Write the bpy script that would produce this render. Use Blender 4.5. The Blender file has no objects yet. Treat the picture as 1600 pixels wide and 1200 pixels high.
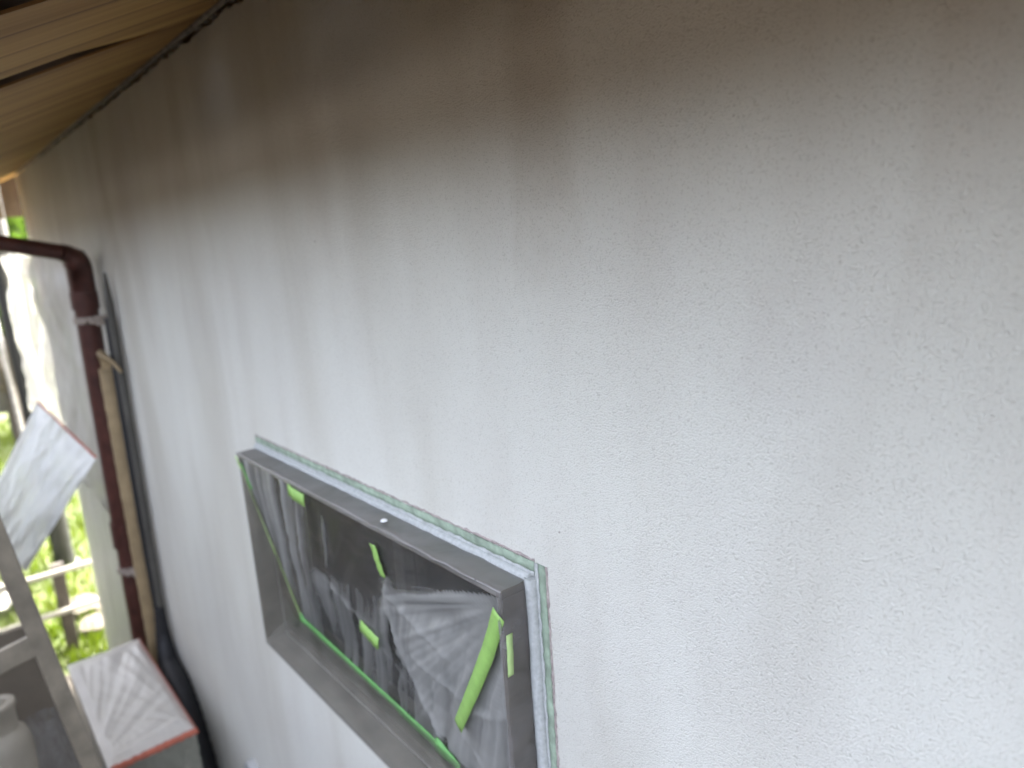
import bpy, bmesh, math, random
import numpy as np
from mathutils import Vector, Matrix, noise

random.seed(7)
rng = np.random.default_rng(7)
S = bpy.context.scene
COL = S.collection
R = math.radians

# ------------------------------------------------------------------ camera
CAM = Vector((0.0, -0.5, 2.1))
cd = bpy.data.cameras.new('camera')
cam = bpy.data.objects.new('camera', cd)
COL.objects.link(cam)
S.camera = cam
right = Vector((0.64798, 0.75876, -0.06640))
down = Vector((0.11027, -0.17971, -0.97752))
fwd = Vector((-0.75363, 0.62609, -0.20011))
m3 = Matrix((right, -down, -fwd)).transposed()
cam.matrix_world = Matrix.Translation(CAM) @ m3.to_4x4()
cd.sensor_width = 36.0
cd.lens = 24.41
cd.clip_start = 0.02
cd.clip_end = 400
cd.dof.use_dof = True
cd.dof.focus_distance = 0.72
cd.dof.aperture_fstop = 3.4

# ------------------------------------------------------------------ world, sun, exposure
SUN_DIR = Vector((-0.34, 0.70, 0.63)).normalized()      # towards the sun: behind the house
w = bpy.data.worlds.new('World')
S.world = w
w.use_nodes = True
nt = w.node_tree
nt.nodes.clear()
sky = nt.nodes.new('ShaderNodeTexSky')
sky.sky_type = 'NISHITA'
sky.sun_disc = False
sky.sun_elevation = math.asin(SUN_DIR.z)
sky.sun_rotation = math.atan2(SUN_DIR.x, SUN_DIR.y)
sky.air_density = 0.7
sky.dust_density = 9.0
sky.ozone_density = 0.2
bg = nt.nodes.new('ShaderNodeBackground')
bg.inputs['Strength'].default_value = 0.15
wo = nt.nodes.new('ShaderNodeOutputWorld')
hz = nt.nodes.new('ShaderNodeHueSaturation')          # thin high haze: a paler sky all over
hz.inputs['Saturation'].default_value = 0.55
nt.links.new(sky.outputs[0], hz.inputs['Color'])
nt.links.new(hz.outputs[0], bg.inputs[0])
nt.links.new(bg.outputs[0], wo.inputs[0])
sl = bpy.data.lights.new('sun', 'SUN')
sl.energy = 2.0
sl.angle = R(0.5)
sl.color = (1.0, 0.95, 0.87)
so = bpy.data.objects.new('sun', sl)
COL.objects.link(so)
so.rotation_euler = SUN_DIR.to_track_quat('Z', 'Y').to_euler()
S.view_settings.view_transform = 'Standard'
S.view_settings.look = 'None'
S.view_settings.exposure = 4.15
S.view_settings.gamma = 1.0
S.view_settings.use_curve_mapping = False
S.render.engine = 'CYCLES'
S.cycles.use_denoising = True
S.cycles.max_bounces = 12
S.cycles.diffuse_bounces = 6
S.cycles.transparent_max_bounces = 16
S.cycles.transmission_bounces = 8


# ------------------------------------------------------------------ helpers
class MB:
    """collects shapes; build() links them as one mesh object"""
    def __init__(self):
        self.v, self.f, self.s = [], [], []

    def add(self, vs, fs, smooth=False):
        o = len(self.v)
        self.v += [tuple(p) for p in vs]
        self.f += [tuple(i + o for i in f) for f in fs]
        self.s += [smooth] * len(fs)
        return self

    def box(self, a, b, jit=0.0):
        x0, y0, z0 = a
        x1, y1, z1 = b
        vs = [(x, y, z) for z in (z0, z1) for y in (y0, y1) for x in (x0, x1)]
        if jit:
            vs = [tuple(c + random.uniform(-jit, jit) for c in p) for p in vs]
        return self.add(vs, [(0, 2, 3, 1), (4, 5, 7, 6), (0, 1, 5, 4), (2, 6, 7, 3), (0, 4, 6, 2), (1, 3, 7, 5)])

    def hexa(self, vs):
        return self.add(vs, [(0, 2, 3, 1), (4, 5, 7, 6), (0, 1, 5, 4), (2, 6, 7, 3), (0, 4, 6, 2), (1, 3, 7, 5)])

    def tube(self, pts, rad, seg=16, cap=True):
        pts = [Vector(p) for p in pts]
        n = len(pts)
        rr = rad if isinstance(rad, (list, tuple)) else [rad] * n
        vs = []
        t0 = (pts[1] - pts[0]).normalized()
        up = Vector((0, 0, 1)) if abs(t0.z) < 0.9 else Vector((1, 0, 0))
        side = t0.cross(up).normalized()
        for i, p in enumerate(pts):
            t = (pts[min(i + 1, n - 1)] - pts[max(i - 1, 0)]).normalized()
            side = (side - t * side.dot(t)).normalized()
            b = t.cross(side)
            for k in range(seg):
                a = 2 * math.pi * k / seg
                vs.append(p + (side * math.cos(a) + b * math.sin(a)) * rr[i])
        fs = [(i * seg + k, i * seg + (k + 1) % seg, (i + 1) * seg + (k + 1) % seg, (i + 1) * seg + k)
              for i in range(n - 1) for k in range(seg)]
        self.add(vs, fs, True)
        if cap:
            self.add(vs[:seg], [tuple(reversed(range(seg)))])
            self.add(vs[-seg:], [tuple(range(seg))])
        return self

    def lathe(self, prof, loc=(0, 0, 0), seg=32, axis='z'):
        vs = []
        for r, h in prof:
            for k in range(seg):
                a = 2 * math.pi * k / seg
                q = (r * math.cos(a), r * math.sin(a), h)
                if axis == 'y':
                    q = (q[0], q[2], q[1])
                vs.append((q[0] + loc[0], q[1] + loc[1], q[2] + loc[2]))
        n = len(prof)
        fs = [(i * seg + k, i * seg + (k + 1) % seg, (i + 1) * seg + (k + 1) % seg, (i + 1) * seg + k)
              for i in range(n - 1) for k in range(seg)]
        return self.add(vs, fs, True)

    def grid(self, fn, nu, nv, smooth=True):
        vs = [fn(i / nu, j / nv) for j in range(nv + 1) for i in range(nu + 1)]
        fs = [(j * (nu + 1) + i, j * (nu + 1) + i + 1, (j + 1) * (nu + 1) + i + 1, (j + 1) * (nu + 1) + i)
              for j in range(nv) for i in range(nu)]
        return self.add(vs, fs, smooth)

    def build(self, name, mat, parent=None, bevel=0.0, solid=0.0):
        me = bpy.data.meshes.new(name)
        me.from_pydata(self.v, [], self.f)
        me.polygons.foreach_set('use_smooth', self.s)
        me.update()
        o = bpy.data.objects.new(name, me)
        COL.objects.link(o)
        me.materials.append(mat)
        if bevel:
            bm = bmesh.new()
            bm.from_mesh(me)
            bmesh.ops.recalc_face_normals(bm, faces=bm.faces)
            bm.to_mesh(me)
            bm.free()
            b = o.modifiers.new('bevel', 'BEVEL')
            b.width = bevel
            b.segments = 2
            b.limit_method = 'ANGLE'
        if solid:
            b = o.modifiers.new('solid', 'SOLIDIFY')
            b.thickness = solid
        if parent:
            o.parent = parent
            o.matrix_parent_inverse = Matrix.Translation(-Vector(parent.location))
        return o


def tag(o, label=None, cat=None, group=None, kind=None):
    if label:
        o['label'] = label
    if cat:
        o['category'] = cat
    if group:
        o['group'] = group
    if kind:
        o['kind'] = kind
    return o


def thing(name, label, cat, loc=(0, 0, 0), group=None):
    o = bpy.data.objects.new(name, None)
    o.location = loc
    COL.objects.link(o)
    return tag(o, label, cat, group)


def fbm(p, oct=4):
    return noise.fractal(Vector(p), 0.9, 2.0, oct)


# ------------------------------------------------------------------ materials
def mat(name):
    m = bpy.data.materials.new(name)
    m.use_nodes = True
    t = m.node_tree
    t.nodes.clear()
    o = t.nodes.new('ShaderNodeOutputMaterial')
    return m, t, o


def nd(t, typ, **kw):
    n = t.nodes.new(typ)
    for k, v in kw.items():
        if hasattr(n, k):
            setattr(n, k, v)
        else:
            n.inputs[k].default_value = v
    return n


def mapped(t, scale, rot=(0, 0, 0)):
    g = nd(t, 'ShaderNodeNewGeometry')
    mp = nd(t, 'ShaderNodeMapping')
    mp.inputs['Scale'].default_value = scale
    mp.inputs['Rotation'].default_value = rot
    t.links.new(g.outputs['Position'], mp.inputs[0])
    return mp.outputs[0]


def tex(t, vec, scale, detail=4, rough=0.55, dist=0.0):
    n = nd(t, 'ShaderNodeTexNoise')
    n.inputs['Scale'].default_value = scale
    n.inputs['Detail'].default_value = detail
    n.inputs['Roughness'].default_value = rough
    n.inputs['Distortion'].default_value = dist
    t.links.new(vec, n.inputs['Vector'])
    return n.outputs['Fac']


def ramp(t, fac, stops, mode='LINEAR'):
    r = nd(t, 'ShaderNodeValToRGB')
    r.color_ramp.interpolation = mode
    e = r.color_ramp.elements
    while len(e) < len(stops):
        e.new(0.5)
    for i, (p, c) in enumerate(stops):
        e[i].position = p
        e[i].color = (*c, 1) if len(c) == 3 else c
    t.links.new(fac, r.inputs[0])
    return r.outputs[0]


def mixc(t, fac, a, b, mode='MIX'):
    n = nd(t, 'ShaderNodeMix', data_type='RGBA', blend_type=mode)
    for s, v in ((0, fac), (6, a), (7, b)):
        if isinstance(v, (int, float)):
            n.inputs[s].default_value = v
        elif isinstance(v, tuple):
            n.inputs[s].default_value = (*v, 1)
        else:
            t.links.new(v, n.inputs[s])
    return n.outputs[2]


def bump(t, h, strength, dist, normal=None):
    b = nd(t, 'ShaderNodeBump')
    b.inputs['Strength'].default_value = strength
    b.inputs['Distance'].default_value = dist
    t.links.new(h, b.inputs['Height'])
    if normal:
        t.links.new(normal, b.inputs['Normal'])
    return b.outputs[0]


def simple(name, col, rough=0.6, vary=0.25, scale=30, metal=0.0, bmp=0.0, spec=0.5, stretch=(1, 1, 1)):
    m, t, o = mat(name)
    p = nd(t, 'ShaderNodeBsdfPrincipled')
    v = mapped(t, stretch)
    f = tex(t, v, scale, 6)
    c = ramp(t, f, [(0.3, tuple(x * (1 - vary) for x in col)), (0.7, tuple(min(1, x * (1 + vary)) for x in col))])
    t.links.new(c, p.inputs['Base Color'])
    p.inputs['Roughness'].default_value = rough
    p.inputs['Metallic'].default_value = metal
    p.inputs['Specular IOR Level'].default_value = spec
    if bmp:
        t.links.new(bump(t, f, 0.6, bmp), p.inputs['Normal'])
    t.links.new(p.outputs[0], o.inputs[0])
    return m


# (centre x, half width, lower z, upper z, tint, amount)
STAINS = [(-0.535, 0.055, 2.03, 2.50, (0.81, 0.775, 0.74), 0.75), (-0.275, 0.04, 1.93, 2.07, (0.90, 0.88, 0.885), 0.8),
          (-0.15, 0.04, 2.02, 2.40, (0.86, 0.82, 0.80), 0.6), (-1.05, 0.07, 1.98, 2.40, (0.88, 0.85, 0.83), 0.6)]


def stucco_material():
    m, t, o = mat('primed_stucco')
    p = nd(t, 'ShaderNodeBsdfPrincipled')
    v = mapped(t, (1, 1, 1))
    vs = mapped(t, (1.0, 1.0, 0.22))
    # the sealer soaked in unevenly: tall soft bands where the old coat shows through
    b1 = tex(t, vs, 2.6, 4, 0.5, 0.4)
    b2 = tex(t, vs, 9.0, 3, 0.55, 0.2)
    b3 = tex(t, v, 1.7, 3, 0.5, 0.3)
    base = (0.650, 0.636, 0.575)
    c = ramp(t, b1, [(0.30, (0.535, 0.512, 0.445)), (0.50, base), (0.75, (0.685, 0.68, 0.62))])
    c2 = ramp(t, b2, [(0.30, (0.91, 0.89, 0.88)), (0.55, (1, 1, 1))])
    c = mixc(t, 0.5, c, c2, 'MULTIPLY')
    c3 = ramp(t, b3, [(0.3, (0.90, 0.89, 0.90)), (0.55, (1, 1, 1))])
    c = mixc(t, 0.8, c, c3, 'MULTIPLY')
    # two run-down stains where old rain marks bleed through the primer
    sxyz = nd(t, 'ShaderNodeSeparateXYZ')
    t.links.new(v, sxyz.inputs[0])
    wob = tex(t, v, 11, 4, 0.6)

    def M_(op, a, b=None, c_=None):
        n_ = nd(t, 'ShaderNodeMath', operation=op)
        for k_, q_ in enumerate((a, b, c_)):
            if q_ is None:
                continue
            if isinstance(q_, (int, float)):
                n_.inputs[k_].default_value = q_
            else:
                t.links.new(q_, n_.inputs[k_])
        return n_.outputs[0]
    for (cx, hw, z0_, z1_, colr, amt) in STAINS:
        xo = M_('MULTIPLY_ADD', wob, 0.06, M_('ADD', sxyz.outputs[0], -cx - 0.03))
        side = M_('SUBTRACT', 1.0, M_('DIVIDE', M_('ABSOLUTE', xo), hw))
        side = M_('MULTIPLY', side, 1.6)
        zz = M_('MULTIPLY_ADD', wob, 0.35, M_('ADD', sxyz.outputs[2], -0.175))
        low = M_('DIVIDE', M_('SUBTRACT', zz, z0_), 0.22)
        up = M_('DIVIDE', M_('SUBTRACT', z1_, zz), 0.16)
        mk = M_('MINIMUM', M_('MINIMUM', side, low), up)
        cl_ = nd(t, 'ShaderNodeClamp')
        t.links.new(mk, cl_.inputs[0])
        c = mixc(t, M_('MULTIPLY', cl_.outputs[0], amt), c, colr, 'MULTIPLY')
    # grain: sprayed beads a few millimetres across with small voids between
    g1 = tex(t, v, 520, 3, 0.6)
    g2 = tex(t, v, 700, 2, 0.5)
    g3 = tex(t, v, 60, 3, 0.5)
    vor = nd(t, 'ShaderNodeTexVoronoi', feature='SMOOTH_F1')
    vor.inputs['Scale'].default_value = 560
    vor.inputs['Smoothness'].default_value = 0.6
    t.links.new(v, vor.inputs['Vector'])
    h = nd(t, 'ShaderNodeMath', operation='MULTIPLY_ADD')
    t.links.new(vor.outputs['Distance'], h.inputs[0])
    h.inputs[1].default_value = -0.55
    t.links.new(g1, h.inputs[2])
    h2 = nd(t, 'ShaderNodeMath', operation='MULTIPLY_ADD')
    t.links.new(g2, h2.inputs[0])
    h2.inputs[1].default_value = 0.25
    t.links.new(h.outputs[0], h2.inputs[2])
    # deepest voids darkened in the colour, standing in for shade in the relief
    void_shade = ramp(t, h.outputs[0], [(0.0, (0.80, 0.79, 0.77)), (0.16, (1, 1, 1))])
    c = mixc(t, 0.8, c, void_shade, 'MULTIPLY')
    pv = nd(t, 'ShaderNodeTexVoronoi', feature='F1')
    pv.inputs['Scale'].default_value = 42
    t.links.new(v, pv.inputs['Vector'])
    pit = ramp(t, pv.outputs['Distance'], [(0.05, (0.55, 0.52, 0.50)), (0.11, (1, 1, 1))])
    sp = ramp(t, g3, [(0.62, (0, 0, 0)), (0.68, (1, 1, 1))])
    c = mixc(t, sp, c, mixc(t, 1.0, c, pit, 'MULTIPLY'))
    t.links.new(c, p.inputs['Base Color'])
    p.inputs['Roughness'].default_value = 0.72
    p.inputs['Specular IOR Level'].default_value = 0.25
    n1 = bump(t, g3, 0.12, 0.001)
    n2 = bump(t, h2.outputs[0], 0.9, 0.0020, n1)
    t.links.new(n2, p.inputs['Normal'])
    t.links.new(p.outputs[0], o.inputs[0])
    return m


def wood_material(name, a, b, grain_axis='y', fine=1.0):
    """plain-sawn softwood: straight dark late-wood lines along the board"""
    m, t, o = mat(name)
    p = nd(t, 'ShaderNodeBsdfPrincipled')
    sc = {'y': (1, 0.03, 0.05), 'z': (1, 1, 0.03)}[grain_axis]
    v = mapped(t, sc)
    oi = nd(t, 'ShaderNodeObjectInfo')
    off = nd(t, 'ShaderNodeVectorMath', operation='ADD')
    mul = nd(t, 'ShaderNodeVectorMath', operation='SCALE')
    cmb = nd(t, 'ShaderNodeCombineXYZ')
    for k in range(3):
        t.links.new(oi.outputs['Random'], cmb.inputs[k])
    t.links.new(cmb.outputs[0], mul.inputs[0])
    mul.inputs['Scale'].default_value = 13.0
    t.links.new(v, off.inputs[0])
    t.links.new(mul.outputs[0], off.inputs[1])
    vv = off.outputs[0]
    f1 = tex(t, vv, 9 * fine, 5, 0.6, 0.3)
    f2 = tex(t, vv, 55 * fine, 4, 0.6, 0.2)
    wv = nd(t, 'ShaderNodeTexWave', wave_type='BANDS', bands_direction='X', wave_profile='SAW')
    wv.inputs['Scale'].default_value = 2.6 * fine
    wv.inputs['Distortion'].default_value = 2.6
    wv.inputs['Detail'].default_value = 2
    t.links.new(vv, wv.inputs['Vector'])
    c = ramp(t, f1, [(0.3, a), (0.7, b)])
    late = ramp(t, wv.outputs['Fac'], [(0.86, (1, 1, 1)), (0.955, (0.40, 0.28, 0.20)), (1.0, (0.80, 0.74, 0.68))])
    c = mixc(t, 0.85, c, late, 'MULTIPLY')
    c2 = ramp(t, f2, [(0.3, (0.84, 0.80, 0.75)), (0.6, (1, 1, 1))])
    c = mixc(t, 0.7, c, c2, 'MULTIPLY')
    t.links.new(c, p.inputs['Base Color'])
    p.inputs['Roughness'].default_value = 0.6
    t.links.new(bump(t, f2, 0.4, 0.001), p.inputs['Normal'])
    t.links.new(p.outputs[0], o.inputs[0])
    return m


def film_material(name, col, clear_lo, clear_hi, scale=6, stretch=(1, 1, 1), rot=(0, 0, 0), rough=0.25, trans=0.6,
                  fine=(40.0, 0.4), gloss=0.5, layers=False):
    """thin polyethylene masking film: part clear, part milky where it folds over itself"""
    m, t, o = mat(name)
    v = mapped(t, stretch, rot)
    f = tex(t, v, scale, 5, 0.6, 0.8)
    f2 = tex(t, v, scale * fine[0] / 6, 3, 0.6, 0.3)
    mx = nd(t, 'ShaderNodeMath', operation='MULTIPLY_ADD')
    t.links.new(f2, mx.inputs[0])
    mx.inputs[1].default_value = fine[1]
    t.links.new(f, mx.inputs[2])
    fac = ramp(t, mx.outputs[0], [(0.42, (clear_hi,) * 3), (0.85, (clear_lo,) * 3)])
    if layers:
        at_ = nd(t, 'ShaderNodeAttribute', attribute_name='layers')
        ad = nd(t, 'ShaderNodeMath', operation='MULTIPLY_ADD')
        t.links.new(f, ad.inputs[0])
        ad.inputs[1].default_value = 0.14
        t.links.new(at_.outputs['Fac'], ad.inputs[2])
        fac = ramp(t, ad.outputs[0], [(0.14, (clear_hi,) * 3), (0.85, (clear_lo,) * 3)])
    df = nd(t, 'ShaderNodeBsdfDiffuse')
    df.inputs[0].default_value = (*col, 1)
    tl = nd(t, 'ShaderNodeBsdfTranslucent')
    tl.inputs[0].default_value = (*col, 1)
    ms = nd(t, 'ShaderNodeMixShader')
    ms.inputs[0].default_value = trans
    t.links.new(df.outputs[0], ms.inputs[1])
    t.links.new(tl.outputs[0], ms.inputs[2])
    tr = nd(t, 'ShaderNodeBsdfTransparent')
    m1 = nd(t, 'ShaderNodeMixShader')
    t.links.new(fac, m1.inputs[0])
    t.links.new(ms.outputs[0], m1.inputs[1])
    t.links.new(tr.outputs[0], m1.inputs[2])
    gl = nd(t, 'ShaderNodeBsdfGlossy')
    gl.inputs['Roughness'].default_value = rough
    nrm = bump(t, mx.outputs[0], 0.5, 0.004)
    t.links.new(nrm, gl.inputs['Normal'])
    fr = nd(t, 'ShaderNodeFresnel')
    fr.inputs['IOR'].default_value = 1.45
    t.links.new(nrm, fr.inputs['Normal'])
    fm = nd(t, 'ShaderNodeMath', operation='MULTIPLY')
    t.links.new(fr.outputs[0], fm.inputs[0])
    fm.inputs[1].default_value = gloss
    m2 = nd(t, 'ShaderNodeMixShader')
    t.links.new(fm.outputs[0], m2.inputs[0])
    t.links.new(m1.outputs[0], m2.inputs[1])
    t.links.new(gl.outputs[0], m2.inputs[2])
    t.links.new(m2.outputs[0], o.inputs[0])
    return m


def leaf_material(name, a, b):
    m, t, o = mat(name)
    v = mapped(t, (1, 1, 1))
    c = ramp(t, tex(t, v, 1.3, 5), [(0.3, a), (0.7, b)])
    df = nd(t, 'ShaderNodeBsdfDiffuse')
    tl = nd(t, 'ShaderNodeBsdfTranslucent')
    ms = nd(t, 'ShaderNodeMixShader')
    ms.inputs[0].default_value = 0.45
    t.links.new(c, df.inputs[0])
    t.links.new(mixc(t, 1.0, c, (1.5, 1.7, 0.7), 'MULTIPLY'), tl.inputs[0])
    t.links.new(df.outputs[0], ms.inputs[1])
    t.links.new(tl.outputs[0], ms.inputs[2])
    t.links.new(ms.outputs[0], o.inputs[0])
    return m


M = {}
M['stucco'] = stucco_material()
M['wood'] = wood_material('soffit_wood', (0.25, 0.115, 0.020), (0.60, 0.37, 0.12), 'y')
M['wood_v'] = wood_material('end_wood', (0.042, 0.024, 0.008), (0.065, 0.040, 0.014), 'z', 2.0)
M['rafter'] = simple('rafter_timber', (0.10, 0.06, 0.035), 0.8)
M['roof'] = simple('roof_sheet', (0.09, 0.085, 0.08), 0.8, bmp=0.004)
M['caulk'] = simple('old_caulk', (0.24, 0.20, 0.165), 0.9, 0.35, 60, bmp=0.003)
M['mortar'] = simple('ragged_mortar', (0.22, 0.19, 0.155), 0.95, 0.5, 110, bmp=0.004)
M['pipe'] = simple('brown_pvc', (0.070, 0.023, 0.017), 0.45, 0.35, 22, bmp=0.0006)
M['pipe_clip'] = simple('weathered_clip', (0.30, 0.25, 0.21), 0.55, 0.3, 60)
M['cable'] = simple('grey_sleeve', (0.075, 0.070, 0.060), 0.55, 0.3, 25, stretch=(1, 1, 0.3))
M['black'] = simple('black_rubber', (0.012, 0.012, 0.014), 0.6, 0.3, 40)
M['beige'] = simple('beige_wrap', (0.30, 0.22, 0.12), 0.6, 0.18, 24)
M['alu'] = simple('dark_bronze_aluminium', (0.014, 0.0125, 0.012), 0.55, 0.3, 40, spec=0.2)
M['alu_brown'] = simple('brown_bronze_sill', (0.10, 0.088, 0.070), 0.5, 0.3, 20)
M['paint'] = simple('primer_overspray', (0.40, 0.41, 0.40), 0.7, 0.16, 150, bmp=0.0008)
M['mint'] = simple('primed_masking_tape', (0.25, 0.31, 0.235), 0.7, 0.35, 45, bmp=0.0006)
M['taupe'] = simple('taupe_edge', (0.33, 0.28, 0.26), 0.8, 0.3, 120)
M['tape'] = simple('green_masking_tape', (0.26, 0.44, 0.11), 0.55, 0.10, 60)
M['tape_deep'] = simple('deep_green_masking_tape', (0.13, 0.34, 0.095), 0.55, 0.12, 60)
M['tape_pale'] = simple('pale_green_masking_tape', (0.40, 0.55, 0.22), 0.6, 0.12, 60)
M['white_paint'] = simple('white_blob', (0.8, 0.8, 0.78), 0.6, 0.05)
M['box'] = simple('unit_enamel', (0.34, 0.33, 0.27), 0.45, 0.08, 8)
M['red'] = simple('red_edge_tape', (0.42, 0.115, 0.07), 0.6, 0.2, 30)
M['screen_frame'] = simple('screen_aluminium', (0.22, 0.19, 0.145), 0.42, 0.25, 18, 0.3)
M['plastic_white'] = simple('white_plastic', (0.60, 0.55, 0.45), 0.4, 0.08, 12)
M['steel'] = simple('galvanised_steel', (0.30, 0.30, 0.30), 0.45, 0.25, 30, 0.6)
M['deck'] = simple('shading_deck_board', (0.035, 0.03, 0.025), 0.8, 0.3, 20)  # added deck, kept dark so it bounces little light up the wall
M['dark_board'] = simple('shading_fence_board', (0.035, 0.024, 0.016), 0.8, 0.35, 14, stretch=(1, 1, 0.1))  # boards of the added fence, kept dark against bounce light
M['dark_steel'] = simple('dark_painted_steel', (0.009, 0.010, 0.010), 0.5, 0.3, 20)
M['rail'] = simple('white_rail_paint', (0.20, 0.195, 0.175), 0.4, 0.08, 30)
M['post'] = simple('brown_post', (0.030, 0.025, 0.020), 0.7, 0.3, 20)
M['stone'] = simple('garden_stone', (0.055, 0.045, 0.034), 0.85, 0.25, 12, bmp=0.006)
M['ply'] = simple('trestle_ply', (0.14, 0.112, 0.080), 0.7, 0.2, 20)
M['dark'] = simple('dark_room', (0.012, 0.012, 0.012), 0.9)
M['vent'] = simple('vent_resin', (0.33, 0.33, 0.32), 0.5, 0.1)
M['bark'] = simple('tree_bark', (0.06, 0.05, 0.04), 0.9, 0.35, 20, bmp=0.01)
M['leaf'] = leaf_material('leaf_green', (0.03, 0.055, 0.014), (0.07, 0.10, 0.028))
M['grass'] = leaf_material('lawn_grass', (0.030, 0.045, 0.006), (0.056, 0.070, 0.010))
M['film_window'] = film_material('window_film', (0.56, 0.55, 0.52), 0.30, 0.975, 6.5, (1.0, 1.0, 0.5), (0, R(25), 0), 0.36, 0.35, gloss=0.2, layers=True)
M['film_skin'] = film_material('frame_film', (0.30, 0.285, 0.28), 0.35, 0.90, 16, (0.35, 0.25, 1), (0, 0, R(35)), 0.35, 0.3, gloss=0.22, fine=(18.0, 0.25))
M['film_reveal'] = film_material('reveal_film', (0.40, 0.375, 0.32), 0.55, 0.82, 7, (0.16, 1, 0.5), (0, 0, R(28)), 0.35, 0.3, gloss=0.2, fine=(24.0, 0.25))
M['film_sheet'] = film_material('hanging_film', (0.44, 0.44, 0.405), 0.0, 0.55, 9, (1, 1, 0.22), (0, 0, 0), 0.45, 0.07, gloss=0.35)
M['film_box'] = film_material('box_film', (0.72, 0.685, 0.63), 0.05, 0.20, 6, (0.5, 1.6, 1), (0, 0, R(-25)), 0.3, 0.3, gloss=0.6)
M['film_flap'] = film_material('flap_film', (0.86, 0.86, 0.81), 0.0, 0.08, 7, (1, 1, 0.3), (0, 0, 0), 0.45, 0.15, gloss=0.3)
M['film_side'] = film_material('shaded_side_film', (0.30, 0.30, 0.25), 0.35, 0.75, 9, (1, 1, 0.4), (0, 0, 0), 0.35, 0.3, gloss=0.4)  # same wrap as the top, its colour darkened for the shaded side
M['film_clear'] = film_material('crumpled_film', (0.42, 0.43, 0.44), 0.2, 0.7, 12, (1, 1, 0.5), (0, 0, 0), 0.25, 0.5, gloss=0.7)


def ground_material():
    m, t, o = mat('yard_ground')
    p = nd(t, 'ShaderNodeBsdfPrincipled')
    v = mapped(t, (1, 1, 1))
    c1 = ramp(t, tex(t, v, 6, 8, 0.7), [(0.3, (0.020, 0.017, 0.013)), (0.7, (0.050, 0.042, 0.033))])
    c2 = ramp(t, tex(t, v, 3, 6), [(0.3, (0.035, 0.052, 0.010)), (0.7, (0.06, 0.075, 0.017))])
    sx = nd(t, 'ShaderNodeSeparateXYZ')
    t.links.new(v, sx.inputs[0])
    fac = nd(t, 'ShaderNodeMath', operation='LESS_THAN')
    t.links.new(sx.outputs[0], fac.inputs[0])
    fac.inputs[1].default_value = -4.75
    fy = nd(t, 'ShaderNodeMath', operation='GREATER_THAN')
    t.links.new(sx.outputs[1], fy.inputs[0])
    fy.inputs[1].default_value = -3.3
    fm = nd(t, 'ShaderNodeMath', operation='MULTIPLY')
    t.links.new(fac.outputs[0], fm.inputs[0])
    t.links.new(fy.outputs[0], fm.inputs[1])
    t.links.new(mixc(t, fm.outputs[0], c1, c2), p.inputs['Base Color'])
    p.inputs['Roughness'].default_value = 0.95
    t.links.new(bump(t, tex(t, v, 25, 6), 0.5, 0.02), p.inputs['Normal'])
    t.links.new(p.outputs[0], o.inputs[0])
    return m


def mesh_material():
    """woven fly-screen cloth: holes are really open"""
    m, t, o = mat('fly_screen_mesh')
    v = mapped(t, (1, 1, 1))
    sx = nd(t, 'ShaderNodeSeparateXYZ')
    t.links.new(v, sx.inputs[0])
    outs = []
    for k in (1, 2):
        mo = nd(t, 'ShaderNodeMath', operation='PINGPONG')
        t.links.new(sx.outputs[k], mo.inputs[0])
        mo.inputs[1].default_value = 0.00105
        lt = nd(t, 'ShaderNodeMath', operation='LESS_THAN')
        t.links.new(mo.outputs[0], lt.inputs[0])
        lt.inputs[1].default_value = 0.00034
        outs.append(lt.outputs[0])
    mx = nd(t, 'ShaderNodeMath', operation='MAXIMUM')
    t.links.new(outs[0], mx.inputs[0])
    t.links.new(outs[1], mx.inputs[1])
    tr = nd(t, 'ShaderNodeBsdfTransparent')
    p = nd(t, 'ShaderNodeBsdfPrincipled')
    p.inputs['Base Color'].default_value = (0.085, 0.070, 0.052, 1)
    p.inputs['Roughness'].default_value = 0.5
    ms = nd(t, 'ShaderNodeMixShader')
    t.links.new(mx.outputs[0], ms.inputs[0])
    t.links.new(tr.outputs[0], ms.inputs[1])
    t.links.new(p.outputs[0], ms.inputs[2])
    t.links.new(ms.outputs[0], o.inputs[0])
    return m


def glass_material():
    m, t, o = mat('window_glass')
    g = nd(t, 'ShaderNodeBsdfGlossy')
    g.inputs['Roughness'].default_value = 0.03
    tr = nd(t, 'ShaderNodeBsdfTransparent')
    tr.inputs[0].default_value = (0.8, 0.85, 0.83, 1)
    fr = nd(t, 'ShaderNodeFresnel')
    fr.inputs['IOR'].default_value = 1.22
    ms = nd(t, 'ShaderNodeMixShader')
    t.links.new(fr.outputs[0], ms.inputs[0])
    t.links.new(tr.outputs[0], ms.inputs[1])
    t.links.new(g.outputs[0], ms.inputs[2])
    t.links.new(ms.outputs[0], o.inputs[0])
    return m


M['ground'] = ground_material()
M['mesh'] = mesh_material()


def net_material():  # cloth of the added net that dims sky light on the left
    m, t, o = mat('shade_net_cloth')
    tr = nd(t, 'ShaderNodeBsdfTransparent')
    p = nd(t, 'ShaderNodeBsdfDiffuse')
    p.inputs[0].default_value = (0.03, 0.03, 0.032, 1)
    ms = nd(t, 'ShaderNodeMixShader')
    ms.inputs[0].default_value = 0.72
    t.links.new(tr.outputs[0], ms.inputs[1])
    t.links.new(p.outputs[0], ms.inputs[2])
    t.links.new(ms.outputs[0], o.inputs[0])
    return m


M['net'] = net_material()
M['glass'] = glass_material()
GZ = -0.3

# ------------------------------------------------------------------ ground
g = MB()
g.grid(lambda u, v: (-200 + 400 * u, -200 + 400 * v, GZ), 8, 8, False)
tag(g.build('ground', M['ground']), kind='structure')

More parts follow.
